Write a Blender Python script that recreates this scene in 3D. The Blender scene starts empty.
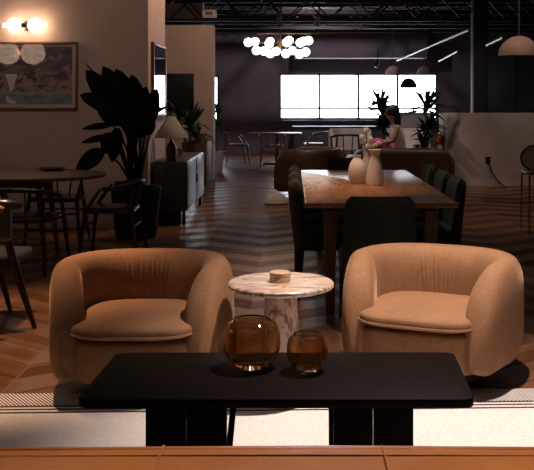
import bpy, bmesh, math, random
from mathutils import Vector, Matrix
random.seed(7)
PI = math.pi
S = bpy.context.scene
COL = S.collection
H = 1.42; F = 900.0; PX = 292.0; PY = 100.0

def P(px, py, Z): return Vector(((px-PX)*Z/F, Z, H-(py-PY)*Z/F))
def spow(v, e): return math.copysign(abs(v)**e, v)
def lerp(a, b, t): return a+(b-a)*t

# ------------------------------------------------------------ mesh builder
class MB:
    def __init__(s): s.bm = bmesh.new()
    def xf(s, verts, M):
        for v in verts: v.co = M @ v.co
    def box(s, c, d, bev=0.0, rz=0.0, rx=0.0, ry=0.0, seg=2):
        t = bmesh.new(); bmesh.ops.create_cube(t, size=1)
        for v in t.verts: v.co = Vector((v.co.x*d[0], v.co.y*d[1], v.co.z*d[2]))
        if bev > 0: bmesh.ops.bevel(t, geom=t.edges[:], offset=bev, segments=seg, profile=.5, affect='EDGES')
        M = Matrix.Translation(c) @ Matrix.Rotation(rz, 4, 'Z') @ Matrix.Rotation(ry, 4, 'Y') @ Matrix.Rotation(rx, 4, 'X')
        s.merge(t, M); return s
    def merge(s, t, M=None):
        m = bpy.data.meshes.new('tmp'); t.to_mesh(m); t.free()
        if M is not None: m.transform(M)
        s.bm.from_mesh(m); bpy.data.meshes.remove(m)
    def loft(s, rings, cap=True, closed=True):
        bm = s.bm; R = [[bm.verts.new(p) for p in r] for r in rings]; n = len(R[0])
        for a, b in zip(R[:-1], R[1:]):
            for i in range(n if closed else n-1):
                j = (i+1) % n
                try: bm.faces.new((a[i], a[j], b[j], b[i]))
                except ValueError: pass
        if cap and closed:
            for r in (R[0], R[-1]):
                try: bm.faces.new(r)
                except ValueError: pass
        return s
    def tube(s, pts, r, n=8, cap=True):
        pts = [Vector(p) for p in pts]
        if not hasattr(r, '__len__'): r = [r]*len(pts)
        rings = []; up = None
        for i, p in enumerate(pts):
            d = (pts[min(i+1, len(pts)-1)]-pts[max(i-1, 0)]).normalized()
            if up is None:
                up = d.orthogonal().normalized()
                if abs(d.z) > .9: up = Vector((1, 0, 0))
            a = (up-d*up.dot(d)).normalized(); b = d.cross(a); up = a
            rings.append([p+(a*math.cos(2*PI*k/n)+b*math.sin(2*PI*k/n))*r[i] for k in range(n)])
        return s.loft(rings, cap)
    def lathe(s, prof, c=(0, 0, 0), n=40, cap=True):
        c = Vector(c)
        return s.loft([[c+Vector((r*math.cos(2*PI*k/n), r*math.sin(2*PI*k/n), z)) for k in range(n)] for r, z in prof], cap)
    def sell(s, c, d, e1=1., e2=1., nu=32, nv=16, fn=None):
        c = Vector(c); rings = []
        for j in range(nv+1):
            v = -PI/2+PI*j/nv; v = max(-PI/2+.02, min(PI/2-.02, v))
            ring = []
            for i in range(nu):
                u = 2*PI*i/nu
                p = Vector((d[0]*spow(math.cos(v), e1)*spow(math.cos(u), e2), d[1]*spow(math.cos(v), e1)*spow(math.sin(u), e2), d[2]*spow(math.sin(v), e1)))
                if fn: p = fn(p)
                ring.append(c+p)
            rings.append(ring)
        return s.loft(rings)
    def prism(s, outline, z0, z1, bev=0.0):
        t = bmesh.new(); vs = [t.verts.new((x, y, z0)) for x, y in outline]; f = t.faces.new(vs)
        r = bmesh.ops.extrude_face_region(t, geom=[f])
        for v in r['geom']:
            if isinstance(v, bmesh.types.BMVert): v.co.z = z1
        bmesh.ops.recalc_face_normals(t, faces=t.faces[:])
        if bev:
            ed = [e for e in t.edges if abs(e.verts[0].co.z-e.verts[1].co.z) < 1e-6]
            bmesh.ops.bevel(t, geom=ed, offset=bev, segments=2, profile=.5, affect='EDGES')
        s.merge(t); return s
    def blade(s, p0, p1, w, nrm=(0, -1, .3), droop=0.0, n=9, fold=.25, shape=None):
        p0 = Vector(p0); p1 = Vector(p1); d = p1-p0; L = d.length; nr = Vector(nrm)
        side = d.cross(nr).normalized(); nn = side.cross(d).normalized(); rings = []
        for i in range(n+1):
            t = i/n; k = (shape(t) if shape else math.sin(PI*min(1, t*.93+.05))**.8)*w/2
            c = p0+d*t+Vector((0, 0, -droop*L*t*t))
            rings.append([c-side*k+nn*fold*k, c-side*k*.5+nn*fold*k*.5, c, c+side*k*.5+nn*fold*k*.5, c+side*k+nn*fold*k])
        return s.loft(rings, cap=False, closed=False)
    def mesh(s, name, smooth=True, ang=35):
        bm = s.bm; bmesh.ops.remove_doubles(bm, verts=bm.verts[:], dist=1e-6)
        bmesh.ops.recalc_face_normals(bm, faces=bm.faces[:])
        if smooth:
            for f in bm.faces: f.smooth = True
            for e in bm.edges:
                if len(e.link_faces) == 2 and e.calc_face_angle(0) > math.radians(ang): e.smooth = False
        m = bpy.data.meshes.new(name); bm.to_mesh(m); bm.free(); return m

def obj(name, mb, m, parent=None, loc=(0, 0, 0), label=None):
    o = bpy.data.objects.new(name, mb.mesh(name) if isinstance(mb, MB) else mb); COL.objects.link(o)
    if m: o.data.materials.append(m)
    o.location = loc
    if parent: o.parent = parent
    if label: o['label'] = label
    return o
def tag(o, label, cat, group=None, kind=None):
    o['label'] = label; o['category'] = cat
    if group: o['group'] = group
    if kind: o['kind'] = kind
    return o
def thing(name, label, cat, loc=(0, 0, 0), rz=0., group=None):
    o = bpy.data.objects.new(name, None); COL.objects.link(o); o.empty_display_size = .1
    o.location = loc; o.rotation_euler = (0, 0, rz); return tag(o, label, cat, group)
def struct(name, mb, m, parent=None, label=None):
    o = obj(name, mb, m, parent)
    if not parent: o['kind'] = 'structure'
    if label: o['label'] = label
    return o
def dup(root, loc, rz, label, group=None):
    r = root.copy(); COL.objects.link(r); r.location = loc; r.rotation_euler = (0, 0, rz); r['label'] = label
    if group: r['group'] = group
    for ch in list(root.children):
        c = ch.copy(); COL.objects.link(c); c.parent = r
        for g in list(ch.children):
            d = g.copy(); COL.objects.link(d); d.parent = c
    return r

# ------------------------------------------------------------ materials
class NT:
    def __init__(s, name):
        s.m = bpy.data.materials.new(name); s.m.use_nodes = True; s.t = s.m.node_tree; s.t.nodes.clear()
        s.out = s.n('ShaderNodeOutputMaterial'); s.b = s.n('ShaderNodeBsdfPrincipled'); s.l(s.b.outputs[0], s.out.inputs[0])
    def n(s, k, **kw):
        x = s.t.nodes.new(k)
        for a, b in kw.items(): setattr(x, a, b)
        return x
    def l(s, a, b): s.t.links.new(a, b)
    def math(s, op, a, b=None, c=None):
        x = s.n('ShaderNodeMath', operation=op)
        for i, v in enumerate((a, b, c)):
            if v is None: continue
            if isinstance(v, (int, float)): x.inputs[i].default_value = v
            else: s.l(v, x.inputs[i])
        return x.outputs[0]
    def ramp(s, f, stops, interp='LINEAR'):
        r = s.n('ShaderNodeValToRGB'); r.color_ramp.interpolation = interp; e = r.color_ramp.elements
        while len(e) < len(stops): e.new(.5)
        for i, (p, c) in enumerate(stops): e[i].position = p; e[i].color = (*c, 1)
        s.l(f, r.inputs[0]); return r.outputs[0]
    def coord(s, k='Object'): return s.n('ShaderNodeTexCoord').outputs[k]
    def mapping(s, v, scale=(1, 1, 1), rot=(0, 0, 0)):
        m = s.n('ShaderNodeMapping'); s.l(v, m.inputs[0]); m.inputs['Scale'].default_value = scale; m.inputs['Rotation'].default_value = rot; return m.outputs[0]
    def noise(s, v, scale, det=4, rough=.55, dist=0):
        x = s.n('ShaderNodeTexNoise'); s.l(v, x.inputs['Vector']); x.inputs['Scale'].default_value = scale
        x.inputs['Detail'].default_value = det; x.inputs['Roughness'].default_value = rough; x.inputs['Distortion'].default_value = dist; return x.outputs['Fac']
    def bump(s, h, st=.2, d=.01):
        x = s.n('ShaderNodeBump'); x.inputs['Strength'].default_value = st; x.inputs['Distance'].default_value = d
        s.l(h, x.inputs['Height']); s.l(x.outputs[0], s.b.inputs['Normal'])
    def mix(s, f, a, b, blend='MIX'):
        x = s.n('ShaderNodeMix', data_type='RGBA', blend_type=blend)
        for i, v in ((0, f), (6, a), (7, b)):
            if isinstance(v, (int, float)): x.inputs[i].default_value = v
            elif isinstance(v, tuple): x.inputs[i].default_value = (*v, 1)
            else: s.l(v, x.inputs[i])
        return x.outputs[2]
    def set(s, **kw):
        for k, v in kw.items():
            k = k.replace('_', ' ')
            s.b.inputs[k].default_value = (*v, 1) if isinstance(v, tuple) else v
        return s

def plain(name, c, rough=.6, metal=0., var=.12, scale=8., bump=0., spec=.5, sheen=0.):
    k = NT(name); k.set(Roughness=rough, Metallic=metal); k.b.inputs['Specular IOR Level'].default_value = spec
    co = k.coord(); f = k.noise(co, scale)
    k.l(k.ramp(f, [(.3, tuple(x*(1-var) for x in c)), (.7, tuple(min(1, x*(1+var)) for x in c))]), k.b.inputs['Base Color'])
    if bump: k.bump(k.noise(co, scale*6), bump, .004)
    if sheen:
        k.b.inputs['Sheen Weight'].default_value = sheen; k.b.inputs['Sheen Roughness'].default_value = .4
        k.b.inputs['Sheen Tint'].default_value = (*[min(1, x*1.6+.15) for x in c], 1)
    return k.m
def wood(name, c1, c2, rough=.35, axis='X', scale=3., coat=0., bst=.08):
    k = NT(name); k.set(Roughness=rough); co = k.coord()
    sc = {'X': (.12, 1, 1), 'Y': (1, .12, 1), 'Z': (1, 1, .12)}[axis]
    v = k.mapping(co, sc); f = k.noise(v, scale*8, 6, .6, 1.2)
    k.l(k.ramp(f, [(.3, c1), (.7, c2)]), k.b.inputs['Base Color']); k.bump(f, bst, .003)
    k.b.inputs['Coat Weight'].default_value = coat; k.b.inputs['Coat Roughness'].default_value = .12
    return k.m
def emis(name, c, st):
    k = NT(name); k.set(Base_Color=c, Roughness=.3); k.b.inputs['Emission Color'].default_value = (*c, 1)
    k.b.inputs['Emission Strength'].default_value = st; return k.m
def velvet(name, c):
    k = NT(name); k.set(Roughness=.8); co = k.coord()
    f = k.noise(co, 7, 5, .6); g = k.noise(co, 150, 3)
    a = k.ramp(f, [(.25, tuple(x*.68 for x in c)), (.75, tuple(x*1.25 for x in c))])
    k.l(k.mix(.5, a, k.ramp(g, [(.3, tuple(x*.5 for x in c)), (.7, tuple(x*1.5 for x in c))])), k.b.inputs['Base Color'])
    k.b.inputs['Sheen Weight'].default_value = .25; k.b.inputs['Sheen Roughness'].default_value = .35
    k.b.inputs['Sheen Tint'].default_value = (1, .7, .5, 1); k.b.inputs['Specular IOR Level'].default_value = .2
    k.bump(g, .25, .002); return k.m
def glass_pane(name, tint=(1, 1, 1), refl=.04):
    k = NT(name); t = k.n('ShaderNodeBsdfTransparent'); t.inputs[0].default_value = (*tint, 1)
    g = k.n('ShaderNodeBsdfGlossy'); g.inputs['Roughness'].default_value = .02
    fr = k.n('ShaderNodeFresnel'); fr.inputs[0].default_value = 1.5; mx = k.n('ShaderNodeMixShader')
    k.l(fr.outputs[0], mx.inputs[0]); k.l(t.outputs[0], mx.inputs[1]); k.l(g.outputs[0], mx.inputs[2]); k.l(mx.outputs[0], k.out.inputs[0]); return k.m

def floor_mat():
    k = NT('parquet'); co = k.coord(); sp = k.n('ShaderNodeSeparateXYZ'); k.l(co, sp.inputs[0]); X, Y = sp.outputs[0], sp.outputs[1]
    W = .565
    u = k.math('DIVIDE', k.math('ADD', X, .275+W*20), W); idx = k.math('FLOOR', u); fr = k.math('FRACT', u)
    par = k.math('MULTIPLY_ADD', k.math('MODULO', idx, 2.0), 2.0, -1.0)
    v = k.math('ADD', k.math('DIVIDE', Y, .15), k.math('MULTIPLY', par, k.math('MULTIPLY', k.math('SUBTRACT', fr, .5), 2.6)))
    pi_ = k.math('FLOOR', v); pf = k.math('FRACT', v)
    cx = k.n('ShaderNodeCombineXYZ'); k.l(idx, cx.inputs[0]); k.l(pi_, cx.inputs[1])
    wn = k.n('ShaderNodeTexWhiteNoise', noise_dimensions='2D'); k.l(cx.outputs[0], wn.inputs['Vector'])
    gv = k.n('ShaderNodeCombineXYZ'); k.l(k.math('MULTIPLY', fr, 1.2), gv.inputs[0]); k.l(k.math('MULTIPLY', v, 2.2), gv.inputs[1]); k.l(wn.outputs['Value'], gv.inputs[2])
    g = k.noise(gv.outputs[0], 3.0, 6, .62, 1.0)
    base = k.ramp(wn.outputs['Value'], [(0, (.19, .085, .040)), (.5, (.26, .12, .058)), (1, (.33, .16, .08))])
    wn2 = k.n('ShaderNodeTexWhiteNoise', noise_dimensions='2D'); cx2 = k.n('ShaderNodeCombineXYZ'); k.l(idx, cx2.inputs[0]); k.l(k.math('FLOOR', k.math('DIVIDE', v, 3.0)), cx2.inputs[1]); k.l(cx2.outputs[0], wn2.inputs['Vector']); tone = k.math('MULTIPLY_ADD', wn2.outputs['Value'], .35, k.math('MULTIPLY', k.math('MODULO', k.math('FLOOR', k.math('DIVIDE', k.math('ADD', v, 400.0), 1.7)), 2.0), .65))
    base = k.mix(1.0, base, k.ramp(tone, [(0, (.62, .60, .58)), (1, (1, 1, 1))]), 'MULTIPLY')
    c = k.mix(.75, base, k.ramp(g, [(.3, (.32, .27, .22)), (.7, (.72, .68, .62))]), 'MULTIPLY')
    e1 = k.math('LESS_THAN', k.math('MINIMUM', pf, k.math('SUBTRACT', 1.0, pf)), .022)
    e2 = k.math('LESS_THAN', k.math('MINIMUM', fr, k.math('SUBTRACT', 1.0, fr)), .011)
    c = k.mix(e1, c, (.02, .01, .006)); c = k.mix(e2, c, (.16, .11, .08))
    k.l(c, k.b.inputs['Base Color'])
    k.l(k.math('MULTIPLY_ADD', tone, .5, .03), k.b.inputs['Specular IOR Level']); rr = k.math('MULTIPLY_ADD', tone, -.18, .42); rr = k.math('ADD', rr, k.math('MULTIPLY', g, .08)); k.l(rr, k.b.inputs['Roughness'])
    hgt = k.math('ADD', k.math('MULTIPLY', wn.outputs['Value'], .5), k.math('MULTIPLY', g, .3)); k.bump(hgt, .35, .003)
    return k.m
def rug_mat():
    k = NT('woven_rug'); co = k.coord(); sp = k.n('ShaderNodeSeparateXYZ'); k.l(co, sp.inputs[0]); X, Y = sp.outputs[0], sp.outputs[1]
    # diagonal weave
    d = k.math('FRACT', k.math('MULTIPLY', k.math('ADD', X, k.math('MULTIPLY', Y, .7)), 55.0))
    wv = k.math('ABSOLUTE', k.math('SUBTRACT', d, .5))
    n = k.noise(co, 60, 3)
    c = k.ramp(n, [(.3, (.72, .66, .64)), (.7, (.86, .80, .78))])
    band = k.math('GREATER_THAN', Y, 4.175)
    c = k.mix(k.math('MULTIPLY', band, k.math('GREATER_THAN', wv, .25)), c, (.05, .05, .07))
    m = None
    for y0, hw in ((4.17, .011), (4.13, .010), (4.088, .010)):
        q = k.math('LESS_THAN', k.math('ABSOLUTE', k.math('SUBTRACT', Y, y0)), hw)
        m = q if m is None else k.math('MAXIMUM', m, q)
    c = k.mix(m, c, (.02, .018, .022)); k.l(c, k.b.inputs['Base Color']); k.set(Roughness=.95); k.bump(k.math('ADD', wv, n), .4, .004); return k.m
def marble_mat():
    k = NT('veined_marble'); co = k.coord(); v = k.mapping(co, (2.2, 13, 3.0), (0, 0, .75))
    f = k.noise(v, 1.9, 6, .62, 1.6); g = k.noise(co, 45, 4, .6)
    c = k.ramp(f, [(.38, (.20, .10, .065)), (.45, (.44, .27, .20)), (.50, (.66, .51, .42)), (.56, (.74, .63, .54)), (.63, (.42, .27, .20))])
    k.l(k.mix(.45, c, k.ramp(g, [(.35, (.45, .38, .34)), (.6, (1, 1, 1))]), 'MULTIPLY'), k.b.inputs['Base Color'])
    k.set(Roughness=.3); return k.m
def art_mat(seed):
    k = NT('poster_print_%d' % seed); sp = k.n('ShaderNodeSeparateXYZ'); k.l(k.coord('Generated'), sp.inputs[0]); X = sp.outputs[0]; Z = sp.outputs[2]
    g = k.coord(); n = k.noise(k.mapping(g, (1, 1, 1.4)), 9+seed, 5, .6, .6)
    fig = k.ramp(n, [(.34, (.05, .03, .05)), (.46, (.16, .10, .12)), (.55, (.46, .30, .28)), (.64, (.16, .12, .17)), (.8, (.5, .42, .42))])
    top = k.ramp(n, [(.35, (.09, .055, .08)), (.55, (.20, .14, .18)), (.7, (.5, .4, .42))])
    pool = k.ramp(k.noise(k.mapping(g, (1, 1, 6)), 9, 3), [(.3, (.10, .15, .20)), (.7, (.28, .36, .41))])
    c = k.mix(k.math('GREATER_THAN', Z, .55), fig, top)
    c = k.mix(k.math('LESS_THAN', Z, .19), c, pool)
    c = k.mix(k.math('LESS_THAN', k.math('ABSOLUTE', k.math('SUBTRACT', Z, .205)), .015), c, (.4, .33, .3))
    k.l(c, k.b.inputs['Base Color']); k.set(Roughness=.6); return k.m

M = dict(
 floor=floor_mat(), rug=rug_mat(), marble=marble_mat(),
 wall=plain('plaster', (.46, .34, .29), .85, var=.06, scale=3, bump=.15),
 wallfar=plain('dark_painted_block', (.15, .13, .15), .8, var=.12, scale=2, bump=.1),
 ceil=plain('black_ceiling', (.03, .026, .027), .9),
 steel_dark=plain('black_painted_steel', (.009, .007, .008), .7),
 pipe=plain('grey_pipe', (.12, .11, .14), .45, .5),
 pipered=plain('rust_pipe', (.10, .045, .03), .5, .2),
 half=plain('grey_plaster', (.38, .31, .28), .85, var=.18, scale=1.6, bump=.1),
 winframe=plain('window_frame_metal', (.10, .10, .12), .4, .3),
 glass=glass_pane('clear_pane'), 
 blind=plain('drawn_screen_blind', (.09, .12, .115), .7, var=.06),
 velvet=velvet('camel_velvet', (.29, .152, .080)),
 plinth=wood('dark_plinth_wood', (.035, .015, .009), (.06, .028, .016), .5),
 leather=None, coffee=plain('espresso_wood', (.005, .0028, .0025), .6, var=.3, scale=4, spec=.06),
 green=plain('dark_green_boucle', (.017, .018, .010), .95, var=.35, scale=60, bump=.6, sheen=.12),
 dintop=wood('walnut_tabletop', (.20, .08, .03), (.34, .15, .055), .27, 'Y', 2.0, .0, .015),
 dinleg=wood('walnut_leg', (.10, .04, .02), (.16, .07, .035), .45, 'Z'),
 darkwood=wood('black_stained_wood', (.008, .006, .006), (.018, .012, .01), .38, 'Z'),
 midwood=wood('brown_wood', (.10, .045, .022), (.19, .09, .045), .42, 'X', 2),
 chairwood=wood('oak_chair_wood', (.18, .08, .035), (.28, .13, .06), .45, 'Z'),
 ceramic=plain('cream_ceramic', (.78, .69, .64), .55, var=.05, scale=20, bump=.1),
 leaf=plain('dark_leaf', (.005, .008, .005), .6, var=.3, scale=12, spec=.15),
 leaf2=plain('green_leaf', (.022, .045, .018), .45, var=.35, scale=15),
 pot=plain('black_planter', (.012, .011, .011), .6),
 whitepot=plain('white_planter', (.5, .5, .58), .5, var=.05),
 brownpot=plain('brown_planter', (.09, .045, .03), .7),
 soil=plain('soil', (.02, .013, .009), .95, scale=40),
 shade=plain('grey_linen_shade', (.34, .31, .27), .9, var=.08, scale=30),
 rattan=plain('pale_pendant_shade', (.27, .19, .15), .8, var=.1, scale=20),
 brass=plain('dark_bronze', (.10, .06, .035), .35, .9),
 chrome=plain('chrome', (.6, .6, .62), .15, 1.), 
 globe=emis('lit_opal_globe', (1.0, .83, .68), 7.0),
 sconce=emis('lit_sconce_globe', (1.0, .70, .48), 15.0),
 lantern=emis('lit_lantern_globe', (1.0, .70, .48), 6.5),
 frame=wood('picture_frame_wood', (.16, .07, .035), (.25, .12, .06), .4),
 art=art_mat(0), art2=art_mat(3), mat_board=plain('pale_mount', (.6, .5, .46), .8),
 console=wood('dark_console_wood', (.05, .04, .045), (.08, .065, .075), .3, 'X'),
 black=plain('black_gloss', (.01, .01, .012), .25), 
 cream=plain('cream_upholstery', (.55, .48, .43), .85, var=.08, scale=20, bump=.2),
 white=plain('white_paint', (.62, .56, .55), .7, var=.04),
 skin=plain('skin', (.42, .24, .17), .6, var=.05), hair=plain('dark_hair', (.012, .009, .009), .5),
 pink=plain('pink_cloth', (.62, .12, .22), .8), whitecloth=plain('white_cloth', (.7, .66, .66), .8),
 red=plain('red_enamel', (.35, .018, .015), .3), yellow=plain('yellow_tag', (.7, .38, .03), .5),
 petal=plain('cream_petals', (.82, .74, .62), .7), twig=plain('twig', (.12, .07, .04), .7),
 lightwood=wood('pale_wood', (.42, .27, .16), (.55, .38, .24), .5, 'X', 4),
 cane=plain('woven_cane', (.4, .3, .17), .8, var=.3, scale=50),
)
k = NT('cognac_leather'); k.set(Roughness=.36); co = k.coord()
k.l(k.ramp(k.noise(co, 5, 5, .6), [(.25, (.34, .135, .042)), (.75, (.48, .21, .072))]), k.b.inputs['Base Color'])
vo = k.n('ShaderNodeTexVoronoi'); k.l(co, vo.inputs['Vector']); vo.inputs['Scale'].default_value = 220
k.bump(k.math('ADD', vo.outputs['Distance'], k.math('MULTIPLY', k.noise(co, 14, 4), 4.0)), .22, .003); M['leather'] = k.m
M['brownleather'] = plain('brown_leather', (.06, .026, .014), .38, var=.25, scale=5, bump=.2)
k = NT('amber_glass'); k.set(Base_Color=(.82, .40, .14), Roughness=.03, IOR=1.45); k.b.inputs['Transmission Weight'].default_value = 1
w = k.n('ShaderNodeTexNoise'); w.inputs['Scale'].default_value = 5; k.l(k.ramp(w.outputs['Fac'], [(.3, (.76, .54, .31)), (.7, (.82, .60, .37))]), k.b.inputs['Base Color']); M['amber'] = k.m
k = NT('picture_glass'); k.set(Base_Color=(1., 1., 1.), Roughness=.03, IOR=1.52); M['picglass'] = glass_pane('picture_glass_pane')

# ------------------------------------------------------------ setting
XL, XR, YB, YF, HC = -6.5, 8.0, -3.0, 23.7, 3.9
struct('floor', MB().box(((XL+XR)/2, (YB+YF)/2, -.05), (XR-XL+.6, YF-YB+.6, .1)), M['floor'])
struct('ceiling', MB().box(((XL+XR)/2, (YB+YF)/2, HC+.05), (XR-XL+.6, YF-YB+.6, .1)), M['ceil'])
def wall_holes(holes, x0, x1, y, th, ztop):
    mb = MB(); xs = sorted(holes, key=lambda h: h[0]); c = x0
    for hx0, hx1, z0, z1 in xs:
        mb.box(((c+hx0)/2, y+th/2, ztop/2), (hx0-c, th, ztop))
        mb.box(((hx0+hx1)/2, y+th/2, z0/2), (hx1-hx0, th, z0)); mb.box(((hx0+hx1)/2, y+th/2, (z1+ztop)/2), (hx1-hx0, th, ztop-z1)); c = hx1
    mb.box(((c+x1)/2, y+th/2, ztop/2), (x1-c, th, ztop)); return mb
WX0, WX1, WZ0, WZ1 = (279-PX)*YF/F, (438-PX)*YF/F, H-20*YF/F, H+27*YF/F
SX0, SX1, SZ0, SZ1 = -3.3, (219-PX)*YF/F, H-23*YF/F, H+25*YF/F
struct('wall_back', wall_holes([(WX0, WX1, WZ0, WZ1), (SX0, SX1, SZ0, SZ1)], XL, XR, YF, .2, HC), M['wallfar'])
struct('wall_front', MB().box(((XL+XR)/2, YB-.1, HC/2), (XR-XL, .2, HC)), M['wall'])
struct('wall_left', MB().box((XL-.1, (YB+YF)/2, HC/2), (.2, YF-YB, HC)), M['wall'])
struct('wall_right', MB().box((XR+.1, (YB+YF)/2, HC/2), (.2, YF-YB, HC)), M['wallfar'])
# wall carrying the framed print, and its return
WC = -1.6
struct('wall_lounge', MB().box(((XL+WC)/2, (10+11.34)/2, HC/2), (WC-XL, 1.34, HC)), M['wall'])
struct('wall_screen', MB().box((-2.6, 16.2, 2.75/2), (2.4, .4, 2.75)), M['wall'])
struct('wall_soffit', MB().box((-2.5, 19.3, 3.4), (1.2, .3, .9)), M['wall'])
struct('wall_partition', MB().box(((2.567+XR)/2, 15.25, .6), (XR-2.567, .7, 1.2), .01), M['half'])
struct('trim_1', MB().box(((2.567+XR)/2, 14.89, .05), (XR-2.6, .02, .1)), M['half'])
struct('trim_2', MB().box(((479.5-PX)*16.5/F, 16.5, HC/2), (.27, .27, HC), .01), M['steel_dark'], label='black square steel column behind the low partition')
struct('baseboard_left', MB().box(((XL+WC)/2, 9.985, .05), (WC-XL, .03, .1)), M['wall'])
struct('trim_12', MB().box((2.556, 15.25, .6), (.022, .7, 1.2), .003), M['white'], label='end face of the low partition, whitened to stand for window light')  # white colour stands in for window light on the partition's end face
# windows
def window(name, x0, x1, z0, z1, n):
    f = MB(); t = .06
    f.box(((x0+x1)/2, YF+.08, z0+t/2), (x1-x0, .08, t)).box(((x0+x1)/2, YF+.08, z1-t/2), (x1-x0, .08, t))
    for i in range(n+1):
        x = lerp(x0+t/2, x1-t/2, i/n); f.box((x, YF+.08, (z0+z1)/2), (t, .08, z1-z0))
    f.box(((x0+x1)/2, YF+.08, lerp(z0, z1, .25)), (x1-x0, .03, .05))
    o = struct(name, f, M['winframe'])
    for i in range(n):
        a = lerp(x0+t, x1-t, i/n); b = lerp(x0+t, x1-t, (i+1)/n)
        g = MB(); g.loft([[Vector((a, YF+.1, z0)), Vector((b, YF+.1, z0))], [Vector((a, YF+.1, z1)), Vector((b, YF+.1, z1))]], cap=False, closed=False)
        obj('pane', g, M['glass'], o)
    obj('window_sill', MB().box(((x0+x1)/2, YF-.06, z0-.02), (x1-x0+.1, .14, .04), .005), M['winframe'], o)
    return o
window('window_1', WX0, WX1, WZ0, WZ1, 4); window('window_2', SX0, SX1, SZ0, SZ1, 2)
# blinded panes on the right of the far wall
o = struct('window_3', MB().box((6.3, YF-.03, 1.35), (2.7, .05, 2.6), .005), M['blind'])
for x in (5.05, 5.85, 6.75): obj('mullion', MB().box((x, YF-.07, 1.35), (.05, .04, 2.6)), M['winframe'], o)
# ceiling trusses
def truss(n, y, z0, z1):
    mb = MB()
    for z in (z0, z1): mb.box(((XL+XR)/2, y, z), (XR-XL, .07, .06))
    x = XL+.1; i = 0
    while x < XR-.5:
        a, b = (z0, z1) if i % 2 else (z1, z0)
        mb.tube([(x, y, a), (x+.42, y, b)], .018, 5); x += .42; i += 1
    return struct('trim_%d' % n, mb, M['steel_dark'])
for i, (y, z0, z1) in enumerate(((17.2, 2.95, 3.4), (19.0, 3.05, 3.5), (20.8, 3.1, 3.55), (22.6, 3.15, 3.6))): truss(3+i, y, z0, z1)
for i, y in enumerate((16.4, 18.1, 19.9, 21.7, 23.1)):
    struct('trim_%d' % (7+i), MB().box(((XL+XR)/2, y, 3.6), (XR-XL, .1, .25)), M['steel_dark'])
def pipe(name, pts, r, mt, label, cat='pipe'): return tag(obj(name, MB().tube(pts, r, 10), M[mt]), label, cat)
pipe('ceiling_pipe', [(-1.3, 17.6, 3.08), (3.2, 17.6, 3.08)], .02, 'pipered', 'thin rust-coloured pipe crossing under the black ceiling above the lit chandelier')
pipe('ceiling_pipe', [(-.4, 16.6, 2.99), (1.0, 16.6, 2.99), (1.6, 16.6, 2.97), (1.62, 16.6, 3.3)], .018, 'pipered', 'bent rust-coloured pipe crossing above the chandelier, highest on its left')
pipe('ceiling_pipe', [(.6, 16.0, 3.14), (2.6, 16.0, 3.14)], .022, 'pipered', 'short reddish pipe highest among the ceiling pipes above the big window')
pipe('ceiling_pipe', [P(397, 60.4, 22), P(469, 29.8, 12.6)], .022, 'pipe', 'long grey pipe slanting towards the window left of the black column')
pipe('ceiling_pipe', [P(439, 61.1, 22), P(458, 51, 17)], .022, 'pipe', 'short grey pipe beside the black column below the longer one')
pipe('ceiling_pipe', [P(487.5, 45, 14.5), P(503.5, 37, 12.8)], .026, 'pipe', 'short bright grey pipe right of the black column near the pendant')
pipe('hanging_cable', [P(421, 56, 18), P(431, 62, 18), P(440, 63, 18), P(449, 59, 18)], .008, 'pipe', 'thin sagging grey cable between the slanting ceiling pipes', 'cable')
tag(obj('air_duct', MB().box(P(360, 44, 23.2), (3.4, .6, .75), .03).tube([(.4, 23.2, 3.1), (.4, 23.2, HC)], .02, 6).tube([(3.1, 23.2, 3.1), (3.1, 23.2, HC)], .02, 6), M['wallfar']), 'wide dark boxed air duct hung above the big window', 'duct')
t = thing('ceiling_unit', 'small pale box unit under the truss above the brown screen wall', 'box', P(209.5, 17, 16.6))
obj('housing', MB().box((0, 0, .06), (.26, .16, .13), .008), M['mat_board'], t)
obj('grille', MB().box((.0, -.085, .06), (.13, .012, .05)), M['pipe'], t)
def spotlight(px, py, Z, label, bodymat='brass'):
    t = thing('track_spotlight', label, 'spotlight', P(px, py, Z), 0, 'track spotlights under the ceiling')
    obj('lamp_head', MB().tube([(0, 0, 0), (-.05, -.03, -.16)], .045, 12), M[bodymat], t)
    obj('stem', MB().tube([(0, 0, -.02), (0, 0, .28)], .01, 6), M['steel_dark'], t)
spotlight(319, 17, 16.2, 'brass-coloured track spotlight tilted down right of the chandelier', 'rattan')
spotlight(281, 12, 16.2, 'small grey track spotlight hanging above the chandelier', 'pipe')
spotlight(378, 60, 20.0, 'small grey track spotlight just above the window frame', 'chrome')
# ledge below the window
tag(obj('window_bench', MB().box((1.55, 23.2, .36), (3.0, .5, .72), .01).box((1.55, 23.18, .735), (3.1, .6, .03), .006), M['winframe']), 'long grey low cabinet under the bright window', 'cabinet')

# ------------------------------------------------------------ rug
rg = tag(obj('area_rug', MB().box((.0, 3.43, .006), (5.6, 1.86, .012), .004), M['rug']), 'off-white woven rug with thin black border stripes under the coffee table', 'rug'); rg.rotation_euler.z = .031

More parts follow.
